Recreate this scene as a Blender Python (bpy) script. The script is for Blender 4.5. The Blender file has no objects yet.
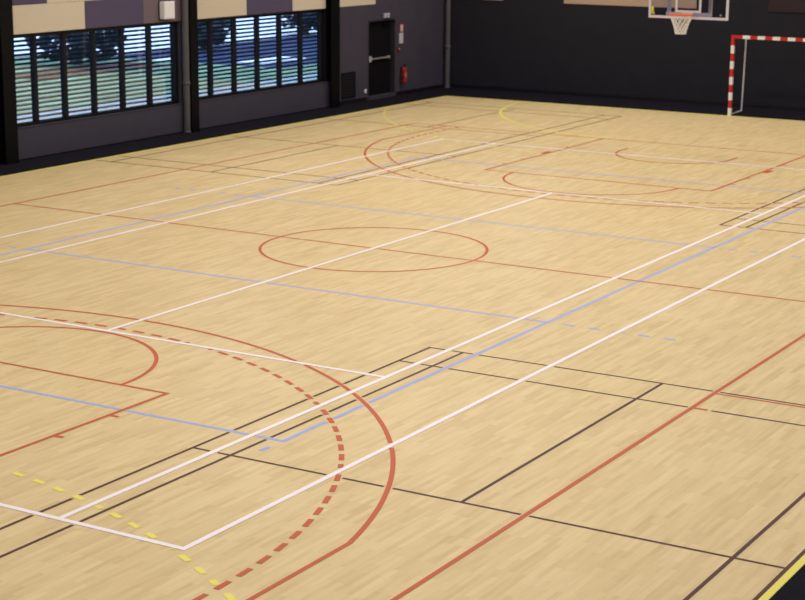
import bpy, bmesh, math, random
import numpy as np
from mathutils import Vector, Matrix
random.seed(7)
S = bpy.context.scene
COL = S.collection

# ------------------------------------------------------------------ helpers
class MB:
    """collects geometry and links it as one mesh object"""
    def __init__(s): s.v = []; s.f = []; s.m = []; s.sm = []
    def add(s, vs, fs, mi=0, smooth=False):
        b = len(s.v); s.v += [tuple(v) for v in vs]
        for f in fs: s.f.append([b + i for i in f]); s.m.append(mi); s.sm.append(smooth)
    def box(s, x0, x1, y0, y1, z0, z1, mi=0):
        v = [(x, y, z) for z in (z0, z1) for y in (y0, y1) for x in (x0, x1)]
        s.add(v, [(0,2,3,1),(4,5,7,6),(0,1,5,4),(2,6,7,3),(0,4,6,2),(1,3,7,5)], mi)
    def bevbox(s, x0, x1, y0, y1, z0, z1, b=.01, mi=0):
        bm = bmesh.new(); bmesh.ops.create_cube(bm, size=1)
        bmesh.ops.scale(bm, vec=(x1-x0, y1-y0, z1-z0), verts=bm.verts)
        bmesh.ops.translate(bm, vec=((x0+x1)/2, (y0+y1)/2, (z0+z1)/2), verts=bm.verts)
        bmesh.ops.bevel(bm, geom=bm.edges[:], offset=b, segments=2, affect='EDGES', profile=.5)
        bm.verts.index_update()
        s.add([v.co for v in bm.verts], [[v.index for v in f.verts] for f in bm.faces], mi); bm.free()
    def tube(s, pts, r, n=12, mi=0, closed=False, cap=True):
        pts = [Vector(p) for p in pts]; N = len(pts)
        rs = r if isinstance(r, (list, tuple)) else [r]*N
        rings = []
        up = None
        for i, p in enumerate(pts):
            if closed: d = pts[(i+1) % N] - pts[i-1]
            else: d = pts[min(i+1, N-1)] - pts[max(i-1, 0)]
            d.normalize()
            if up is None: up = Vector((0,0,1)) if abs(d.z) < .9 else Vector((1,0,0))
            a = d.cross(up).normalized(); b = a.cross(d).normalized(); up = b
            rings.append([p + (a*math.cos(2*math.pi*k/n) + b*math.sin(2*math.pi*k/n))*rs[i] for k in range(n)])
        vs = [v for rg in rings for v in rg]; fs = []
        for i in range(N if closed else N-1):
            j = (i+1) % N
            for k in range(n):
                fs.append((i*n+k, i*n+(k+1) % n, j*n+(k+1) % n, j*n+k))
        s.add(vs, fs, mi, True)
        if cap and not closed:
            s.add(rings[0], [tuple(range(n-1, -1, -1))], mi); s.add(rings[-1], [tuple(range(n))], mi)
    def lathe(s, prof, c=(0,0,0), n=24, mi=0):
        vs = []; fs = []
        for r, z in prof:
            for k in range(n):
                a = 2*math.pi*k/n
                vs.append((c[0]+r*math.cos(a), c[1]+r*math.sin(a), c[2]+z))
        for i in range(len(prof)-1):
            for k in range(n):
                fs.append((i*n+k, i*n+(k+1) % n, (i+1)*n+(k+1) % n, (i+1)*n+k))
        s.add(vs, fs, mi, True)
    def build(s, name, mats, parent=None, loc=None):
        me = bpy.data.meshes.new(name)
        off = Vector(loc) if loc else Vector((0,0,0))
        me.from_pydata([tuple(Vector(v)-off) for v in s.v], [], s.f)
        if not isinstance(mats, (list, tuple)): mats = [mats]
        for m in mats: me.materials.append(m)
        me.polygons.foreach_set('material_index', s.m)
        me.polygons.foreach_set('use_smooth', s.sm)
        me.update()
        o = bpy.data.objects.new(name, me); COL.objects.link(o)
        if parent:
            o.parent = parent
            pw = Vector(parent.location); pp = parent.parent
            while pp: pw = pw+pp.location; pp = pp.parent
            o.location = off - pw if loc else -pw
        elif loc: o.location = off
        return o

def tag(o, label=None, cat=None, group=None, kind=None):
    if label: o['label'] = label
    if cat: o['category'] = cat
    if group: o['group'] = group
    if kind: o['kind'] = kind
    return o
def empty(name, loc, label, cat, group=None):
    o = bpy.data.objects.new(name, None); COL.objects.link(o); o.location = loc; o.empty_display_size = .2
    return tag(o, label, cat, group)
def struct(o, label=None, cat=None): return tag(o, label, cat, None, 'structure')

# ------------------------------------------------------------------ materials
def mat(name, col, rough=.6, spec=.4, metal=0, noise=0, nscale=6, bump=0, bscale=40):
    m = bpy.data.materials.new(name); m.use_nodes = True
    nt = m.node_tree; b = nt.nodes['Principled BSDF']
    b.inputs['Base Color'].default_value = (*col, 1); b.inputs['Roughness'].default_value = rough
    b.inputs['Specular IOR Level'].default_value = spec; b.inputs['Metallic'].default_value = metal
    tc = nt.nodes.new('ShaderNodeTexCoord')
    if noise:
        n = nt.nodes.new('ShaderNodeTexNoise'); n.inputs['Scale'].default_value = nscale; n.inputs['Detail'].default_value = 4
        nt.links.new(tc.outputs['Object'], n.inputs['Vector'])
        r = nt.nodes.new('ShaderNodeMapRange'); r.inputs['To Min'].default_value = 1-noise; r.inputs['To Max'].default_value = 1+noise
        r.inputs['From Min'].default_value = .3; r.inputs['From Max'].default_value = .7
        nt.links.new(n.outputs['Fac'], r.inputs['Value'])
        mx = nt.nodes.new('ShaderNodeVectorMath'); mx.operation = 'SCALE'; mx.inputs[0].default_value = col
        nt.links.new(r.outputs['Result'], mx.inputs['Scale']); nt.links.new(mx.outputs['Vector'], b.inputs['Base Color'])
    if bump:
        n2 = nt.nodes.new('ShaderNodeTexNoise'); n2.inputs['Scale'].default_value = bscale
        nt.links.new(tc.outputs['Object'], n2.inputs['Vector'])
        bp = nt.nodes.new('ShaderNodeBump'); bp.inputs['Strength'].default_value = bump; bp.inputs['Distance'].default_value = .01
        nt.links.new(n2.outputs['Fac'], bp.inputs['Height']); nt.links.new(bp.outputs['Normal'], b.inputs['Normal'])
    return m

def wood_mat():
    m = bpy.data.materials.new('maple_strip_floor'); m.use_nodes = True
    nt = m.node_tree; N = nt.nodes; L = nt.links; b = N['Principled BSDF']
    tc = N.new('ShaderNodeTexCoord')
    mp = N.new('ShaderNodeMapping'); mp.inputs['Rotation'].default_value = (0, 0, math.pi/2)
    L.new(tc.outputs['Object'], mp.inputs['Vector'])
    def brick(w, h, off, c1, c2):
        k = N.new('ShaderNodeTexBrick'); k.offset = off; k.offset_frequency = 2
        k.inputs['Scale'].default_value = 1; k.inputs['Brick Width'].default_value = w; k.inputs['Row Height'].default_value = h
        k.inputs['Mortar Size'].default_value = 0; k.inputs['Color1'].default_value = c1; k.inputs['Color2'].default_value = c2
        k.inputs['Mortar'].default_value = c1; k.inputs['Bias'].default_value = 0
        L.new(mp.outputs['Vector'], k.inputs['Vector']); return k
    k1 = brick(.46, .058, .37, (0,0,0,1), (1,1,1,1))
    k2 = brick(.69, .116, .61, (0,0,0,1), (1,1,1,1))
    ad = N.new('ShaderNodeMath'); ad.operation = 'MULTIPLY_ADD'; ad.inputs[1].default_value = .40
    L.new(k1.outputs['Color'], ad.inputs[0])
    m2 = N.new('ShaderNodeMath'); m2.operation = 'MULTIPLY'; m2.inputs[1].default_value = .20
    L.new(k2.outputs['Color'], m2.inputs[0]); L.new(m2.outputs[0], ad.inputs[2])
    # grain along the strips
    mg = N.new('ShaderNodeMapping'); mg.inputs['Scale'].default_value = (20, 1.6, 1); L.new(tc.outputs['Object'], mg.inputs['Vector'])
    ng = N.new('ShaderNodeTexNoise'); ng.inputs['Scale'].default_value = 1; ng.inputs['Detail'].default_value = 5; L.new(mg.outputs['Vector'], ng.inputs['Vector'])
    a2 = N.new('ShaderNodeMath'); a2.operation = 'MULTIPLY_ADD'; a2.inputs[1].default_value = .75
    L.new(ng.outputs['Fac'], a2.inputs[0]); L.new(ad.outputs[0], a2.inputs[2])
    cr = N.new('ShaderNodeValToRGB')
    e = cr.color_ramp.elements
    e[0].position = .2; e[0].color = WOOD_D
    e[1].position = 1.0; e[1].color = WOOD_L
    x = e.new(.6); x.color = WOOD_M
    L.new(a2.outputs[0], cr.inputs['Fac'])
    L.new(cr.outputs['Color'], b.inputs['Base Color'])
    b.inputs['Roughness'].default_value = .44; b.inputs['Specular IOR Level'].default_value = .16
    return m
WOOD_D = (.575, .408, .190, 1); WOOD_M = (.675, .502, .248, 1); WOOD_L = (.75, .577, .302, 1)

M = dict(
    wood=wood_mat(),
    run_off=mat('dark_sports_vinyl', (.014, .0125, .018), .8, .02, noise=.15),
    white_paint=mat('white_line_paint', (.93, .83, .87), .5, .15),
    red_paint=mat('red_line_paint', (.54, .108, .043), .5, .15),
    blue_paint=mat('blue_line_paint', (.31, .40, .80), .5, .15),
    dark_paint=mat('brown_black_line_paint', (.085, .028, .019), .5, .15),
    yellow_paint=mat('yellow_line_paint', (.84, .74, .13), .5, .15),
    wall_left=mat('aubergine_grey_paint', (.053, .0435, .061), .75, .2, noise=.06, nscale=2, bump=.1),
    wall_back=mat('anthracite_acoustic_panel', (.0165, .0155, .0205), .85, .15, noise=.06, nscale=2),
    wall_low=mat('slate_grey_wainscot', (.043, .038, .055), .6, .3, noise=.05, nscale=3),
    tan=mat('tan_wood_wool_board', (.56, .475, .36), .9, .1, noise=.07, nscale=60, bump=.3, bscale=120),
    purple=mat('purple_grey_board', (.078, .063, .108), .85, .15, noise=.06, nscale=40),
    mauve=mat('mauve_brown_board', (.145, .105, .122), .85, .15, noise=.06, nscale=40),
    brown=mat('dark_brown_board', (.034, .021, .022), .85, .15, noise=.06, nscale=40),
    tan_shaded=mat('shaded_tan_board', (.42, .29, .20), .9, .1, noise=.07, nscale=60, bump=.3, bscale=120),  # darker copy of the tan board, end wall's dimmer light put into the colour
    black=mat('black_steel_paint', (.003, .003, .0035), .5, .1),
    frame=mat('dark_window_aluminium', (.008, .007, .009), .5, .2),
    pipe=mat('grey_pipe_plastic', (.078, .068, .074), .5, .4, noise=.05),
    slat=mat('blind_slat_aluminium', (.004, .0045, .007), .6, .12),
    ceiling=mat('grey_ceiling_deck', (.35, .34, .33), .8, .2),
    white=mat('white_plastic', (.72, .70, .69), .45, .4),
    grey=mat('grey_plastic', (.36, .33, .34), .5, .4),
    chrome=mat('brushed_steel', (.58, .55, .55), .35, .5, metal=.6),
    dull_red=mat('dull_red_enamel', (.16, .016, .016), .5, .3),
    red=mat('signal_red_enamel', (.30, .020, .014), .4, .45),
    goal_red=mat('goal_red_enamel', (.52, .020, .012), .4, .4),
    goal_white=mat('goal_white_enamel', (.82, .79, .74), .45, .4),
    goal_steel=mat('goal_galvanised_steel', (.55, .515, .545), .45, .5),
    orange=mat('rim_orange_enamel', (.70, .15, .045), .4, .45),
    net=mat('net_nylon_cord', (.80, .77, .74), .8, .2),
    board_frame=mat('backboard_white_edge', (.72, .67, .73), .45, .4),
    beige_steel=mat('beige_support_steel', (.42, .39, .33), .5, .4),
    yellow=mat('yellow_sticker', (.78, .72, .08), .5, .3),
    door=mat('black_door_leaf', (.006, .0055, .0065), .6, .08),
    green=mat('green_pictogram', (.02, .25, .10), .5, .3),
    lawn=mat('lawn_grass', (.135, .20, .11), .9, .1, noise=.35, nscale=.8),
    gravel=mat('pale_gravel_strip', (.235, .265, .235), .9, .1, noise=.2, nscale=3),
    asphalt=mat('dark_asphalt', (.020, .029, .064), .9, .1, noise=.3, nscale=.7),  # blue skylight on the asphalt is mixed into its base colour
    concrete=mat('pale_concrete_paving', (.55, .55, .55), .9, .1, noise=.15, nscale=1),
    mulch=mat('brown_mulch', (.10, .06, .045), .95, .1, noise=.3, nscale=2),
    leaf=mat('dark_leaf', (.018, .030, .040), .7, .3, noise=.4, nscale=3),
    bark=mat('bark', (.05, .035, .025), .9, .1, noise=.3, nscale=8),
)
def glass_mat(name, tint, refl):
    m = bpy.data.materials.new(name); m.use_nodes = True
    nt = m.node_tree; N = nt.nodes; L = nt.links
    N.remove(N['Principled BSDF']); out = N['Material Output']
    t = N.new('ShaderNodeBsdfTransparent'); t.inputs['Color'].default_value = (*tint, 1)
    g = N.new('ShaderNodeBsdfGlossy'); g.inputs['Roughness'].default_value = .03
    fr = N.new('ShaderNodeFresnel'); fr.inputs['IOR'].default_value = 1.45
    mu = N.new('ShaderNodeMath'); mu.operation = 'MULTIPLY'; mu.inputs[1].default_value = refl; L.new(fr.outputs[0], mu.inputs[0])
    mx = N.new('ShaderNodeMixShader'); L.new(mu.outputs[0], mx.inputs['Fac']); L.new(t.outputs[0], mx.inputs[1]); L.new(g.outputs[0], mx.inputs[2])
    L.new(mx.outputs[0], out.inputs['Surface']); return m
M['glass'] = glass_mat('window_glass', (.88, .92, .95), .3)
M['board_glass'] = glass_mat('backboard_acrylic', (.86, .87, .92), 1.0)

# ------------------------------------------------------------------ the hall
XL, XR, YB, YN, ZC = -11.15, 18.0, 22.1, -28.0, 7.6
fl = MB()
WX, WY = -9.95, 19.98
fl.add([(WX,-20,0),(10,-20,0),(10,WY,0),(WX,WY,0)], [(0,1,2,3)], 0)
for x0, x1, y0, y1 in ((XL-.3,WX,YN,YB+.2),(10,XR,YN,YB+.2),(WX,10,WY,YB+.2),(WX,10,YN,-20)):
    fl.add([(x0,y0,0),(x1,y0,0),(x1,y1,0),(x0,y1,0)], [(0,1,2,3)], 1)
fl.add([(XL-.3,YN,-.2),(XR,YN,-.2),(XR,YB+.2,-.2),(XL-.3,YB+.2,-.2)], [(3,2,1,0)], 1)
floor = struct(fl.build('floor', [M['wood'], M['run_off']]), 'pale maple strip sports floor with dark run-off around it')

# ---- court lines, each sport its own colour
def line(a, b, w=.05): return (np.array([a, b], float), w)
def arc(cx, cy, r, a0, a1, w=.05, n=72):
    t = np.radians(np.linspace(a0, a1, n)); return (np.stack([cx+r*np.cos(t), cy+r*np.sin(t)], 1), w)
def dashes(pl, on, off, start=0):
    pts, w = pl; d = np.r_[0, np.cumsum(np.hypot(*np.diff(pts, axis=0).T))]; out = []; s = start
    while s < d[-1]:
        q = np.linspace(s, min(s+on, d[-1]), 4)
        out.append((np.stack([np.interp(q, d, pts[:,0]), np.interp(q, d, pts[:,1])], 1), w)); s += on+off
    return out
white, red, blue, dark, yellow = [], [], [], [], []
TW = .06
# tennis (white)
for sx in (-1, 1):
    white.append(line((sx*5.475,-11.89),(sx*5.475,11.89), TW)); white.append(line((sx*4.105,-11.86),(sx*4.105,11.86), TW))
for sy in (-1, 1):
    white.append(line((-5.505,sy*11.86),(5.505,sy*11.86), TW)); white.append(line((-4.09,sy*6.375),(4.09,sy*6.375), TW))
white.append(line((0,-6.4),(0,6.4), TW))
# basketball (red)
for sx in (-1, 1): red.append(line((sx*7.525,-14.05),(sx*7.525,14.05)))
red.append(line((-7.525,0),(7.525,0), .042)); red.append(arc(0,0,1.775,0,360,n=120))
for sy in (-1, 1):
    red.append(line((-7.55,sy*14.025),(7.55,sy*14.025), .04))
    red.append(line((-2.45,sy*8.225),(2.45,sy*8.225), .045))
    for sx in (-1, 1):
        red.append(line((sx*2.425,sy*8.2),(sx*2.425,sy*14)))
        for yy in (9.2, 10.05, 12.25): red.append(line((sx*2.45,sy*yy),(sx*2.55,sy*yy)))
        red.append(line((sx*2.45,sy*11.2),(sx*2.57,sy*11.2), .40))
        red.append(line((sx*6.575,sy*14),(sx*6.575,sy*11.0)))
        red.append(line((sx*1.275,sy*12.425),(sx*1.275,sy*12.8)))
    red.append(arc(0,sy*8.225,1.775,*((0,180) if sy < 0 else (180,360))))
    a = math.degrees(math.acos(6.575/6.725))
    red.append(arc(0,sy*12.425,6.725,*((a,180-a) if sy < 0 else (180+a,360-a)),n=120))
    red.append(arc(0,sy*12.425,1.275,*((0,180) if sy < 0 else (180,360)),n=40))
    a3 = arc(0,sy*12.425,6.225,*((0,180) if sy < 0 else (180,360)),n=240)[0]
    ends = [np.array([[a3[0][0],sy*14.0]]), np.array([[a3[-1][0],sy*14.0]])]
    red += dashes((np.concatenate([ends[0],a3,ends[1]]), .055), .19, .12, .03)
    red.append(line((7.55,sy*5.0),(9.5,sy*5.0), .04))
    red.append(line((7.55,sy*5.66),(7.70,sy*5.66)))
# volleyball (blue)
for sx in (-1, 1): blue.append(line((sx*4.485,-9),(sx*4.485,9)))
for sy in (-1, 1):
    blue.append(line((-4.5,sy*8.975),(4.5,sy*8.975))); blue.append(line((-4.5,sy*2.975),(4.5,sy*2.975)))
    for sx in (-1, 1):
        for k in range(5): blue.append(line((sx*(4.71+.345*k),sy*2.975),(sx*(4.87+.345*k),sy*2.975)))
        blue.append(line((sx*4.475,sy*9.2),(sx*4.475,sy*9.35)))
# badminton (dark), four courts
for cx in (-6.88, 6.88):
    for cy in (-11.6, 11.6):
        for d in (-1, 1):
            dark.append(line((cx+d*3.03,cy-6.7),(cx+d*3.03,cy+6.7), .04)); dark.append(line((cx+d*2.57,cy-6.7),(cx+d*2.57,cy+6.7), .04))
            dark.append(line((cx-3.05,cy+d*6.68),(cx+3.05,cy+d*6.68), .04)); dark.append(line((cx-3.05,cy+d*5.94),(cx+3.05,cy+d*5.94), .04))
            dark.append(line((cx-3.05,cy+d*1.98),(cx+3.05,cy+d*1.98), .04)); dark.append(line((cx,cy+d*1.98),(cx,cy+d*6.68), .04))
# handball (yellow)
for xx in (WX+.035, 9.965): yellow.append(line((xx,-20),(xx,WY), .07))
for sy in (-1, 1):
    yellow.append(line((WX,sy*(WY-.04)),(10,sy*(WY-.04)), .08))
    for r, dash in ((5.975, 0), (8.975, 1)):
        x9 = 180-math.degrees(math.acos(min(1, (9.93-1.5)/r))) if r > 8 else 180
        th = [math.radians(v) for v in np.linspace(x9, 90, 60)]
        left = [(-1.5+r*math.cos(t), sy*(20-r*math.sin(t))) for t in th]
        right = [(-x, y) for x, y in left[::-1]]
        pl = (np.array(left+right), .06)
        yellow += dashes(pl, .155, .155, .165) if dash else [pl]
    yellow.append(line((-.5,sy*13),(.5,sy*13))); yellow.append(line((-.075,sy*16),(.075,sy*16)))

def segs(pls):
    A, B, W = [], [], []
    for pts, w in pls:
        for i in range(len(pts)-1): A.append(pts[i]); B.append(pts[i+1]); W.append(w/2)
    return np.array(A), np.array(B), np.array(W)
def clear(P, blockers, half):
    """True where a sample of the strip keeps clear of the lines painted after it"""
    ok = np.ones(len(P), bool)
    for (A, B, W), gap in blockers:
        D = B-A; L2 = (D**2).sum(1)
        for c in range(0, len(P), 400):
            q = P[c:c+400, None, :]-A[None]
            t = np.clip((q*D[None]).sum(2)/L2[None], 0, 1)
            dist = np.sqrt(((q-t[..., None]*D[None])**2).sum(2))
            ok[c:c+400] &= (dist > (W+gap)[None]).all(1)
    return ok
def paint(name, pls, material, z, blockers, label):
    mb = MB()
    for li, (pts, w) in enumerate(pls):
        zl = z+(li % 16)*3e-5
        d = np.r_[0, np.cumsum(np.hypot(*np.diff(pts, axis=0).T))]
        if len(pts) == 2 and not blockers: q = np.array([0, d[-1]])
        else:
            step = .012 if blockers else .1
            q = np.linspace(0, d[-1], max(4, int(d[-1]/step)+1))
            if len(pts) > 2 and not blockers: q = d
        P = np.stack([np.interp(q, d, pts[:,0]), np.interp(q, d, pts[:,1])], 1)
        T = np.gradient(P, axis=0); T /= np.hypot(T[:,0], T[:,1])[:, None]+1e-12
        Nn = np.stack([-T[:,1], T[:,0]], 1)
        ok = clear(P, blockers, w/2) if blockers else np.ones(len(P), bool)
        i = 0
        while i < len(P):
            if not ok[i]: i += 1; continue
            j = i
            while j+1 < len(P) and ok[j+1]: j += 1
            if j > i:
                idx = [i, j] if len(pts) == 2 else sorted(set(list(range(i, j, max(1, int(.06/max(1e-6, q[1]-q[0])) if blockers else 1)))+[j]))
                vs = []; fs = []
                for k in idx:
                    for s_ in (1, -1):
                        p_ = P[k]+s_*Nn[k]*w/2; vs.append((p_[0], p_[1], zl))
                for k in range(len(idx)-1): fs.append((2*k, 2*k+1, 2*k+3, 2*k+2))
                mb.add(vs, fs)
            i = j+1
    o = mb.build(name, material, floor); return struct(o, label)
sw, sr, sy_, sb = segs(white), segs(red), segs(yellow), segs(blue)
paint('tennis_lines', white, M['white_paint'], .0034, [], 'white tennis court lines')
paint('basketball_lines', red, M['red_paint'], .0028, [(sw, .012)], 'red basketball court lines')
paint('handball_lines', yellow, M['yellow_paint'], .0022, [(sw, .012), (sr, .012)], 'yellow handball lines, solid and dashed')
paint('volleyball_lines', blue, M['blue_paint'], .0016, [(sw, .015), (sr, .02), (sy_, .02)], 'blue volleyball court lines')
paint('badminton_lines', dark, M['dark_paint'], .001, [(sw, .012), (sr, .014), (sy_, .015), (sb, .012)], 'dark brown badminton court lines')

# ---- left wall with two window openings and a door opening
W1 = (3.90, 9.48, .69, 2.58); W2 = (10.0, 15.68, .69, 2.575); D1 = (17.73, 19.15, .09, 2.16)
TH = .30
wl = MB(); x0, x1 = XL-TH, XL
ys = [YN, W1[0], W1[1], W2[0], W2[1], D1[0], D1[1], YB]
for a, b in ((YN, W1[0]), (W1[1], W2[0]), (W2[1], D1[0]), (D1[1], YB)): wl.box(x0, x1, a, b, 0, ZC)
for w in (W1, W2, D1):
    wl.box(x0, x1, w[0], w[1], 0, w[2]); wl.box(x0, x1, w[0], w[1], w[3], ZC)
wall_left = struct(wl.build('wall_left', M['wall_left']), 'purple grey side wall with windows and exit door')
for a, b, lab in ((3.93, 9.47, 'slate wainscot under the left window'), (9.95, 15.9, 'slate wainscot under the right window')):
    w = MB(); w.bevbox(XL-.01, XL+.05, a, b, .02, .665, .008); w.build('wainscot_panel', M['wall_low'], wall_left)
    w = MB(); w.bevbox(XL-.12, XL+.065, a, b, .665, .69, .006); w.build('window_ledge', M['wall_low'], wall_left)
# patchwork cladding boards above the windows
rows = [(2.595, 3.185), (3.185, 3.80), (3.80, 4.45), (4.45, 5.1), (5.1, 5.75), (5.75, 6.4), (6.4, 7.05), (7.05, 7.58)]
pick = {0: [(-6, -1, 'purple'), (-1, 4.0, 'tan'), (4.0, 6.23, 'tan'), (6.23, 8.2, 'purple'), (8.2, 10.0, 'mauve'), (10.0, 12.14, 'tan'), (12.14, 14.12, 'purple'),
            (14.12, 18.12, 'tan'), (18.12, 22.08, 'plain')],
        1: [(-6, 0, 'mauve'), (0, 3.0, 'tan'), (3.0, 5.06, 'purple'), (5.06, 7.9, 'tan'), (7.9, 10.6, 'mauve'), (10.6, 13.0, 'tan'), (13.0, 16.0, 'mauve'), (16.0, 19.0, 'purple'), (19, 22.08, 'mauve')]}
rnd = random.Random(3)
for i, (z0, z1) in enumerate(rows):
    if i in pick: spans = pick[i]
    else:
        spans = []; y = -6
        while y < 21.9:
            n = min(22.08, y+rnd.choice((2, 2.5, 3, 4))); spans.append((y, n, rnd.choice(('tan', 'tan', 'purple', 'mauve', 'plain')))); y = n
    for a, b, c in spans:
        a -= .05; b -= .05
        if c == 'plain': continue
        w = MB(); w.box(XL-.005, XL+.022, a+.004, b-.004, z0, z1-.006)
        w.build('cladding_board', M[c], wall_left)

# ---- windows
def window(n, w, mull, label):
    y0, y1, z0, z1 = w
    root = bpy.data.objects.new('window_%d' % n, None); COL.objects.link(root); root.location = (XL-.1, (y0+y1)/2, z0)
    struct(root, label)
    xa, xb = XL-.17, XL-.07
    f = MB(); t = .05
    f.box(xa, xb, y0, y1, z0+.001, z0+t); f.box(xa, xb, y0, y1, z1-t-.02, z1-.001)
    f.box(xa, xb, y0, y0+t, z0+t, z1-t-.02); f.box(xa, xb, y1-t, y1, z0+t, z1-t-.02)
    f.build('window_frame', M['frame'], root)
    edges = [y0+t]+[v for m in mull for v in (m-.045, m+.045)]+[y1-t]
    for m in mull:
        q = MB(); q.bevbox(xa-.01, xb+.01, m-.045, m+.045, z0+t, z1-t-.02, .006); q.build('mullion', M['frame'], root)
    for i in range(0, len(edges), 2):
        q = MB(); q.box(XL-.125, XL-.119, edges[i], edges[i+1], z0+t, z1-t-.02); q.build('pane', M['glass'], root)
    # outside blind of tilted slats
    bl = MB(); z = z0-.1; half = .049; th = math.radians(BLIND_TILT); xc = XL-.40
    while z < z1+.1:
        c, s_ = math.cos(th)*half, math.sin(th)*half; t2 = .002
        v = []
        for yy in (y0-.25, y1+.62):
            for k, (dx, dz) in enumerate(((c, s_), (0, .010), (-c, -s_), (-c, -s_-t2), (0, .010-t2), (c, s_-t2))): v.append((xc+dx, yy, z+dz))
        bl.add(v, [(0,6,7,1),(1,7,8,2),(2,8,9,3),(3,9,10,4),(4,10,11,5),(5,11,6,0),(0,1,2,3,4,5),(11,10,9,8,7,6)])
        z += .0957
    for yy in (y0-.24, y1+.54): bl.tube([(xc, yy, z0-.14), (xc, yy, z1+.12)], .008, 6)
    bl.build('slatted_blind', M['slat'], root)
    return root
BLIND_TILT = 37
window(1, W1, [4.69, 5.61, 6.56, 7.52, 8.47, 9.40], 'left window with six panes and a slatted blind outside')
window(2, W2, [10.77, 11.725, 12.69, 13.65, 14.6, 15.52], 'right window with six panes and a slatted blind outside')

# ---- exit door
dr = bpy.data.objects.new('door_1', None); COL.objects.link(dr); dr.location = (XL-.1, 18.55, .07); struct(dr, 'black exit door with a steel push bar')
q = MB(); q.bevbox(XL-.17, XL-.12, D1[0]+.045, D1[1]-.045, D1[2]+.005, D1[3]-.045, .004); leafo = q.build('door_leaf', M['door'], dr)
q = MB(); f0, f1 = XL-.24, XL+.006
q.box(f0, f1, D1[0], D1[0]+.04, .0, D1[3]-.04); q.box(f0, f1, D1[1]-.04, D1[1], .0, D1[3]-.04); q.box(f0, f1, D1[0], D1[1], D1[3]-.04, D1[3])
q.build('door_frame', mat('door_frame_paint', (.026, .022, .028), .5, .3), dr)
q = MB(); q.box(XL-.24, XL+.03, D1[0]+.04, D1[1]-.04, .0, .088); q.build('threshold', M['wall_low'], dr)
q = MB(); q.tube([(XL-.05, 17.88, 1.10), (XL-.05, 18.90, 1.10)], .02, 12); q.bevbox(XL-.12, XL-.03, 18.89, 18.94, 1.06, 1.14, .01)
pb = q.build('push_bar', M['chrome'], dr)
q = MB(); q.bevbox(XL-.125, XL-.028, 17.84, 17.98, 1.02, 1.18, .015); q.build('latch_case', M['grey'], dr)
q = MB(); q.bevbox(XL-.12, XL-.05, 18.66, 18.97, 1.97, 2.04, .008); q.build('door_closer', M['black'], dr)
q = MB(); q.tube([(XL-.05, 18.85, 2.04), (XL+.08, 19.0, 2.06), (XL+.01, 19.12, 2.10)], .010, 8); q.build('closer_arm', M['black'], dr)

# ---- other walls and ceiling
w = MB(); w.box(XL-TH, XR+.2, YB, YB+.3, 0, ZC)
wall_back = struct(w.build('wall_back', M['wall_back']), 'near black end wall behind the goal and hoop')
for a, b, z0, z1, c in ((-9.98, -9.30, 2.585, 3.2, 'tan_shaded'), (-7.38, -3.42, 2.565, 3.2, 'tan_shaded'), (-1.42, 2.5, 2.56, 3.2, 'brown'), (4.5, 8, 2.53, 3.2, 'tan_shaded'),
                        (-8.2, -5, 3.2, 3.85, 'tan_shaded'), (-3.5, -.5, 3.2, 3.85, 'brown'), (1, 4, 3.2, 3.85, 'tan_shaded'), (-6, -2, 3.85, 4.5, 'tan_shaded'), (5, 9, 3.85, 4.5, 'brown')):
    q = MB(); q.box(a+.004, b-.004, YB-.022, YB+.005, z0, z1-.006); q.build('cladding_board', M[c], wall_back)
q = MB(); q.box(XL, XR, YB-.018, YB, 0.001, .10); struct(q.build('baseboard_back', M['frame']))
q = MB(); q.box(XL, XL+.014, 15.98, D1[0]-.08, .001, .10); q.box(XL, XL+.014, D1[1]+.08, YB-.02, .001, .10); struct(q.build('baseboard_left', M['frame']))
w = MB(); w.box(XR, XR+.2, YN, YB, 0, ZC); struct(w.build('wall_right', M['wall_low']))
w = MB(); w.box(XL-TH, XR+.2, YN-.2, YN, 0, ZC); struct(w.build('wall_front', M['wall_low']))
w = MB(); w.box(XL-TH, XR+.2, YN-.2, YB+.3, ZC, ZC+.2); struct(w.build('ceiling', M['ceiling']))

# ---- steel columns in front of the left wall
for i, (ya, yb) in enumerate(((3.43, 3.79), (9.62, 9.90), (15.60, 16.0))):
    c = MB(); xf = XL+.20; xb_ = XL+.005; ym = (ya+yb)/2
    c.box(xf-.022, xf, ya, yb, .0, ZC-.01); c.box(xb_, xb_+.022, ya, yb, .0, ZC-.01); c.box(xb_+.022, xf-.022, ym-.012, ym+.012, .0, ZC-.01)
    c.box(xb_, xf+.03, ya, yb, 0.001, .022)
    for by in (ya+.04, yb-.04): c.tube([(xf+.012, by, .02), (xf+.012, by, .05)], .012, 8)
    o = c.build('column', M['black'], loc=(XL+.1, ym, 0)); struct(o)

# ------------------------------------------------------------------ things on the walls
def downpipe(x, y, label, zc):
    r = empty('downpipe', (x, y, 0), label, 'pipe', 'grey rainwater pipes')
    p = MB(); p.tube([(x, y, .02), (x, y, ZC-.02)], .078, 20); p.build('pipe_shaft', M['pipe'], r)
    for z in zc:
        k = MB(); k.lathe([(.078, 0), (.094, .004), (.094, .075), (.078, .08)], (x, y, z), 20); k.build('pipe_collar', M['pipe'], r)
    b = MB(); b.lathe([(.078, 0), (.09, 0.0), (.09, .022), (.078, .05)], (x, y, .001), 20); b.build('pipe_foot', M['pipe'], r)
downpipe(XL+.13, 9.515, 'grey vertical pipe beside the middle black column between the windows', (1.12, 4.2))
downpipe(-10.99, 21.88, 'grey vertical pipe in the far corner of the hall', (1.16, 4.2))

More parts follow.
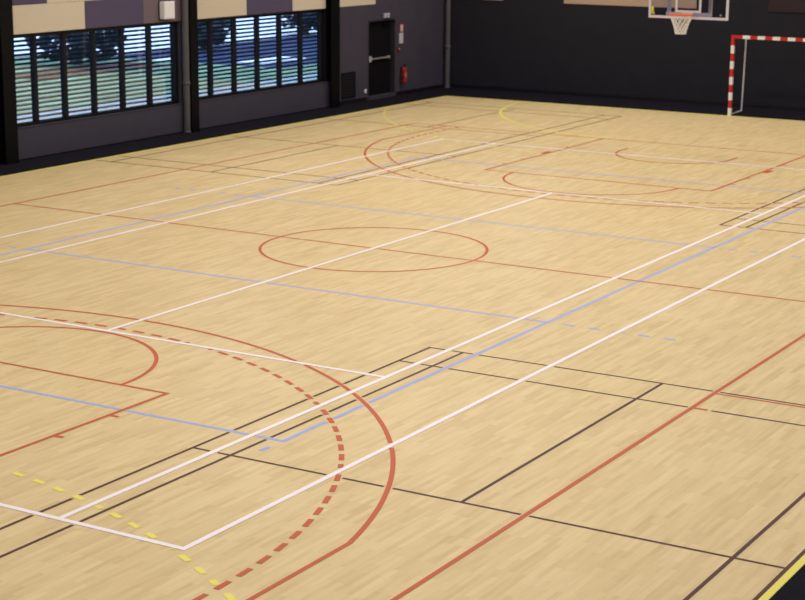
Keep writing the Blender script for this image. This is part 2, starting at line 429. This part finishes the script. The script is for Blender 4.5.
r = empty('wall_box', (XL, 9.0, 2.62), 'white square box fixed above the left window next to the pipe', 'wall box')
q = MB(); q.bevbox(XL+.02, XL+.17, 8.77, 9.15, 2.63, 3.03, .015); q.build('box_body', M['white'], r)
q = MB(); q.bevbox(XL+.168, XL+.18, 8.80, 9.12, 2.66, 3.0, .005); q.build('front_cover', M['white'], r)
q = MB(); q.box(XL+.022, XL+.03, 8.73, 9.18, 2.60, 3.05); q.build('back_plate', M['frame'], r)

r = empty('exit_sign', (XL, 18.69, 2.165), 'small white emergency exit sign above the black door', 'sign')
q = MB(); q.bevbox(XL+.001, XL+.06, 18.56, 18.82, 2.165, 2.285, .01); q.build('sign_case', mat('unlit_sign_cover', (.44, .46, .50), .4, .4), r)
q = MB(); xx = XL+.0605
q.tube([(xx, 18.66, 2.255), (xx+.002, 18.66, 2.255)], .011, 12)
for a, b in (((18.655, 2.243), (18.645, 2.212)), ((18.645, 2.212), (18.662, 2.185)), ((18.645, 2.212), (18.622, 2.188)), ((18.655, 2.238), (18.68, 2.225))):
    q.tube([(xx, *a), (xx, *b)], .006, 6)
q.tube([(xx, 18.71, 2.222), (xx, 18.775, 2.222)], .006, 6); q.tube([(xx, 18.755, 2.243), (xx, 18.778, 2.222), (xx, 18.755, 2.20)], .006, 6)
q.build('running_figure', mat('sign_dark_print', (.04, .06, .06), .5, .3), r)

r = empty('fire_sign', (XL, 19.58, 1.74), 'red fire sign with pale panel, topmost on the wall right of the door', 'sign')
q = MB(); q.bevbox(XL+.001, XL+.012, 19.44, 19.66, 1.72, 1.97, .003); q.build('sign_plate', M['dull_red'], r)
q = MB(); q.box(XL+.012, XL+.015, 19.465, 19.61, 1.74, 1.93); q.build('sign_panel', mat('pale_pink_print', (.62, .40, .38), .5, .3), r)
r = empty('wall_notice', (XL, 19.55, 1.4), 'white paper notice below the red fire sign', 'notice')
q = MB(); q.box(XL+.001, XL+.010, 19.42, 19.63, 1.42, 1.69); q.build('notice_sheet', mat('notice_paper', (.50, .46, .50), .6, .3), r)
for zz in (1.405, 1.69):
    q = MB(); q.box(XL+.001, XL+.013, 19.41, 19.64, zz, zz+.015); q.build('notice_rail', M['grey'], r)
r = empty('fire_call_point', (XL, 19.36, 1.2), 'small red alarm call point below the white notice', 'alarm')
q = MB(); q.bevbox(XL+.001, XL+.045, 19.31, 19.41, 1.19, 1.29, .01); q.build('call_point_case', M['dull_red'], r)
q = MB(); q.bevbox(XL+.044, XL+.05, 19.33, 19.39, 1.25, 1.28, .002); q.build('call_point_window', M['grey'], r)

ex, ey, ez = XL+.11, 19.53, .31
r = empty('fire_extinguisher', (ex, ey, ez), 'red fire extinguisher hung on the wall right of the door', 'fire extinguisher')
q = MB(); q.lathe([(0, 0), (.062, .003), (.078, .02), (.08, .04), (.08, .36), (.072, .405), (.045, .435), (.028, .445), (.028, .46), (0, .46)], (ex, ey, ez), 24); q.build('cylinder_body', M['red'], r)
q = MB(); q.lathe([(0, .46), (.024, .46), (.024, .495), (0, .50)], (ex, ey, ez), 16); q.box(ex-.012, ex+.012, ey-.02, ey+.11, ez+.475, ez+.487); q.box(ex-.01, ex+.01, ey-.02, ey+.10, ez+.505, ez+.515); q.build('valve_handle', M['black'], r)
q = MB(); q.tube([(ex+.02, ey-.02, ez+.48), (ex+.07, ey-.07, ez+.47), (ex+.075, ey-.095, ez+.40), (ex+.05, ey-.095, ez+.25), (ex+.03, ey-.093, ez+.1)], [.009, .009, .009, .011, .017], 8); q.build('hose', M['black'], r)
q = MB(); q.box(XL+.001, XL+.03, ey-.03, ey+.03, ez+.28, ez+.42); q.build('wall_bracket', M['black'], r)
q = MB()
a = [(ex+.0815*math.cos(t), ey+.0815*math.sin(t)) for t in np.linspace(-1.1, .9, 10)]
q.add([(x, y, ez+z) for z in (.16, .30) for x, y in a], [(i, i+1, 11+i, 10+i) for i in range(9)], 0, True); q.build('instruction_label', mat('label_red_print', (.45, .10, .07), .5, .3), r)

r = empty('vent_grille', (XL, 16.75, .12), 'dark louvred vent grille low on the wall left of the door', 'vent')
q = MB()
q.box(XL+.001, XL+.03, 16.42, 17.10, .12, .15); q.box(XL+.001, XL+.03, 16.42, 17.10, .78, .81); q.box(XL+.001, XL+.03, 16.42, 16.45, .15, .78); q.box(XL+.001, XL+.03, 17.07, 17.10, .15, .78); q.build('grille_frame', M['frame'], r)
q = MB(); q.box(XL+.001, XL+.004, 16.45, 17.07, .15, .78, 1)
for k in range(8):
    z = .17+k*.077
    q.add([(XL+.028, 16.45, z), (XL+.028, 17.07, z), (XL+.006, 17.07, z+.05), (XL+.006, 16.45, z+.05), (XL+.030, 16.45, z+.006), (XL+.030, 17.07, z+.006), (XL+.008, 17.07, z+.056), (XL+.008, 16.45, z+.056)],
          [(0,3,2,1),(4,5,6,7),(0,1,5,4),(2,3,7,6)], 0)
q.build('louvre_blades', [M['frame'], M['black']], r)
r = empty('wall_socket', (XL, 17.63, .2), 'small white wall socket at the foot of the black door', 'socket')
q = MB(); q.bevbox(XL+.001, XL+.035, 17.575, 17.665, .175, .285, .01); q.build('socket_plate', M['white'], r)
q = MB(); q.tube([(XL+.034, 17.62, .23), (XL+.038, 17.62, .23)], .02, 14); q.build('socket_insert', M['grey'], r)

for o in COL.objects:
    if o.name.split('.')[0] in ('wall_box', 'exit_sign', 'fire_sign', 'wall_notice', 'fire_call_point', 'fire_extinguisher', 'vent_grille', 'wall_socket'): o.location += Vector((0, -.05, .035))

# ------------------------------------------------------------------ basketball goal
BY = 12.80
r = empty('basketball_hoop', (0, BY, 2.9), 'basketball hoop with clear backboard, orange rim and white net', 'basketball hoop')
q = MB(); q.box(-.86, .86, BY+.008, BY+.02, 2.94, 3.91); bb = q.build('backboard', M['board_glass'], r)
q = MB()
q.bevbox(-.905, -.855, BY-.006, BY+.034, 2.895, 3.955, .005); q.bevbox(.855, .905, BY-.006, BY+.034, 2.895, 3.955, .005)
q.bevbox(-.855, .855, BY-.006, BY+.034, 2.895, 2.95, .005); q.bevbox(-.855, .855, BY-.006, BY+.034, 3.90, 3.955, .005)
q.build('edge_frame', M['board_frame'], r)
q = MB()
q.box(-.295, -.245, BY+.003, BY+.007, 3.03, 3.48); q.box(.245, .295, BY+.003, BY+.007, 3.03, 3.48); q.box(-.245, .245, BY+.003, BY+.007, 3.03, 3.08); q.box(-.245, .245, BY+.003, BY+.007, 3.43, 3.48)
q.build('target_rectangle', M['board_frame'], r)
q = MB(); q.tube([(.235*math.cos(t), 12.425+.235*math.sin(t), 3.005) for t in np.linspace(0, 2*math.pi, 48, endpoint=False)], .021, 10, closed=True)
q.bevbox(-.10, .10, 12.64, BY-.01, 2.99, 3.015, .006)
for s_ in (-1, 1): q.tube([(s_*.09, BY-.02, 2.95), (s_*.17, 12.58, 3.0)], .011, 8)
rim = q.build('rim', M['orange'], r)
q = MB(); q.bevbox(-.13, .13, BY-.03, BY+.004, 2.93, 3.05, .006); q.build('rim_mount', M['board_frame'], r)
q = MB(); n = 12
lev = [(.232, 0), (.205, -.09), (.172, -.17), (.145, -.245), (.127, -.31), (.118, -.36), (.114, -.39)]
for k in range(n):
    for sgn in (-1, 1):
        pts = []
        for i, (rr, dz) in enumerate(lev):
            a = 2*math.pi*(k+sgn*.5*i)/n; pts.append((rr*math.cos(a), 12.425+rr*math.sin(a), 2.995+dz))
        q.tube(pts, .0085, 6)
q.tube([(.114*math.cos(t), 12.425+.114*math.sin(t), 2.605) for t in np.linspace(0, 2*math.pi, 24, endpoint=False)], .008, 6, closed=True)
q.build('net', M['net'], rim)
for xx, c in ((-.47, 'goal_steel'), (.47, 'beige_steel')):
    q = MB(); q.bevbox(xx-.035, xx+.035, BY+.06, BY+.13, 2.95, ZC-.02, .006); q.build('hanger_post', M[c], r)
for zz in (2.955, 3.78):
    q = MB(); q.bevbox(-.52, .52, BY+.035, BY+.06, zz, zz+.075, .005); q.build('support_bar', M['board_frame'], r)
q = MB(); q.box(-.845, -.79, BY-.001, BY+.004, 2.985, 3.14); q.box(-.82, -.77, BY-.001, BY+.004, 2.97, 3.03); q.build('sticker', M['yellow'], r)
q = MB(); q.lathe([(0, 0), (.022, .001), (.022, .006), (0, .008)], (0, 0, 0), 12)
q.v = [(.74+a, BY-.001-c+.008, 3.0+b) for a, b, c in q.v]; q.build('maker_mark', M['grey'], r)

# ------------------------------------------------------------------ handball goal
GX, GY = -.038, 20.0
r = empty('handball_goal', (0, 20.0, 0), 'red and white striped handball goal in front of the dark end wall', 'goal')
def striped(name, axis, fixed, spans):
    q = MB()
    for a, b, mi in spans:
        if axis == 'z': q.box(fixed[0]-.04, fixed[0]+.04, fixed[1]-.04, fixed[1]+.04, a, b, mi)
        else: q.box(a, b, fixed[0]-.04, fixed[0]+.04, fixed[1]-.04, fixed[1]+.04, mi)
    return q.build(name, [M['goal_white'], M['goal_red']], r)
zs = [(max(.001, i*.2), (i+1)*.2 if i < 9 else 2.06, i % 2) for i in range(10)]
striped('goal_post', 'z', (-1.54, 20.0), zs); striped('goal_post', 'z', (1.54, 20.0), zs)
e = [-1.5, -1.32]
while e[-1] < 1.25: e.append(e[-1]+.2)
sp = [(a, b, 1-(i % 2)) for i, (a, b) in enumerate(zip(e[:-1], e[1:]))]
sp = [(-1.5, -1.28, 1)]+[(-1.28+.1969*i, -1.28+.1969*(i+1), i % 2) for i in range(13)]+[(1.28, 1.5, 1)]
striped('crossbar', 'x', (20.0, 2.02), sp)
for s_ in (-1, 1):
    q = MB(); q.tube([(s_*1.52, 20.04, .035), (s_*1.58, 20.98, .035)], .018, 10); q.build('ground_arm', M['goal_steel'], r)
    q = MB(); q.tube([(s_*1.58, 20.98, .02), (s_*1.56, 20.98, 1.0), (s_*1.54, 20.96, 1.90), (s_*1.53, 20.92, 1.95)], .021, 10); q.build('rear_strut', M['goal_steel'], r)
    q = MB(); q.tube([(s_*1.54, 20.04, 1.99), (s_*1.53, 20.92, 1.95)], .018, 10); q.build('top_arm', M['goal_steel'], r)
r.location = (GX, GY, 0)

# ------------------------------------------------------------------ outside the windows
def ground(name, x0, x1, y0, y1, z, m, label):
    q = MB(); q.box(x0, x1, y0, y1, z-.1, z); return struct(q.build(name, M[m]), label)
ground('terrain', -140, XL-TH-.02, -60, 140, -.16, 'asphalt', 'dark asphalt yard outside')
ground('path', -17.0, XL-TH-.03, -10, 60, -.06, 'gravel', 'pale gravel strip along the building outside')
ground('lawn', -28.6, -17.0, -10, 24.6, -.06, 'lawn', 'green lawn outside the left window')
ground('lawn', -18.8, -17.0, 24.6, 60, -.06, 'lawn', 'narrow green lawn outside the right window')
ground('path', -48, -29.6, -10, 24.6, -.10, 'concrete', 'pale concrete paving beyond the wide lawn')
ground('path', -48, -27.2, 24.6, 90, -.10, 'concrete', 'pale concrete paving beyond the dark asphalt yard')
ground('path', -21.9, -20.7, 26.2, 28.9, -.10, 'concrete', 'short pale paving strip outside the right window')
ground('path', -24.6, -23.8, 24.7, 26.6, -.10, 'concrete', 'small pale paving patch beyond the left window')
q = MB(); q.box(-24.4, -22.6, 17.2, 23.2, -.07, -.02); struct(q.build('terrain', M['mulch']), 'brown mulch bed in the lawn')

def tree(x, y, h, rad, zb, seed, label, name='tree'):
    rn = random.Random(seed); r = empty(name, (x, y, -.08), label, 'tree', 'dark trees outside the windows')
    q = MB(); q.tube([(x, y, -.1), (x+.05, y, zb*.5+.4), (x-.03, y+.05, h*.75)], [.16, .12, .04], 8)
    for k in range(5 if h > 3 else 0):
        a = rn.uniform(0, 6.28); q.tube([(x, y, zb+.3+.2*k), (x+rad*.6*math.cos(a), y+rad*.6*math.sin(a), zb+.9+.35*k)], [.05, .015], 6)
    q.build('trunk', M['bark'], r)
    q = MB()
    for k in range(1100 if h > 3 else 420):
        t = rn.random(); zz = zb+(h-zb)*t; rr = rad*math.sqrt(max(.05, 1-(2*t-.9)**2/1.25))*math.sqrt(rn.random()); a = rn.uniform(0, 6.28)
        c = Vector((x+rr*math.cos(a), y+rr*math.sin(a), zz)); d = Vector((rn.gauss(0, 1), rn.gauss(0, 1), rn.gauss(0, 1))).normalized(); e_ = d.orthogonal().normalized()*.11; d *= .22
        q.add([c-d, c+e_, c+d, c-e_], [(0,1,2,3)])
    q.build('crown', M['leaf'], r)
tree(-25.2, 21.9, 4.0, 1.9, .15, 1, 'dark leafy tree seen through the middle panes of the left window')
tree(-26.2, 30.2, 1.5, 1.1, .1, 2, 'dark low bush seen through the left panes of the right window', 'bush')
tree(-27.2, 38.5, 2.0, 1.2, .1, 3, 'dark low bush seen through the right panes of the right window', 'bush')

# ------------------------------------------------------------------ light
wd = bpy.data.worlds.new('sky'); S.world = wd; wd.use_nodes = True
nt = wd.node_tree; bg = nt.nodes['Background']
bg.inputs['Color'].default_value = (.47, .62, 1.0, 1); bg.inputs['Strength'].default_value = 6.0
def lamp(x, y, power, sx=1.6, sy=.5, z=ZC-.15, col=(1, .98, .965)):
    l = bpy.data.lights.new('hall_lamp', 'AREA'); l.shape = 'RECTANGLE'; l.size = sx; l.size_y = sy; l.energy = power; l.color = col
    o = bpy.data.objects.new('hall_lamp', l); COL.objects.link(o); o.location = (x, y, z); return o
LAMP = .95
POWER = {-7: (90, 95, 125, 145, 240, 205, 225), -2: (80, 50, 115, 125, 150, 105, 130), 3: (80, 65, 160, 160, 152, 108, 160),
         8: (120, 180, 185, 135, 142, 120, 150), 13: (120, 85, 40, 65, 115, 115, 135)}
for x, row in POWER.items():
    for y, w_ in zip((-22, -15, -8, -1, 6, 13, 19), row): lamp(x, y, LAMP*w_)

# ------------------------------------------------------------------ camera
cd = bpy.data.cameras.new('camera'); cam = bpy.data.objects.new('camera', cd); COL.objects.link(cam)
cam.location = (13.97564, -22.62899, 5.2537); cam.rotation_euler = (1.3459917, -.007415, .5377287)
cd.sensor_width = 36; cd.lens = 1730.56/805*36; cd.clip_end = 400; cd.clip_start = .1
cd.dof.use_dof = True; cd.dof.focus_distance = 17.5; cd.dof.aperture_fstop = 3.0
S.camera = cam
vs = S.view_settings; vs.view_transform = 'Standard'; vs.look = 'None'; vs.gamma = 1; vs.use_curve_mapping = False; vs.exposure = 0
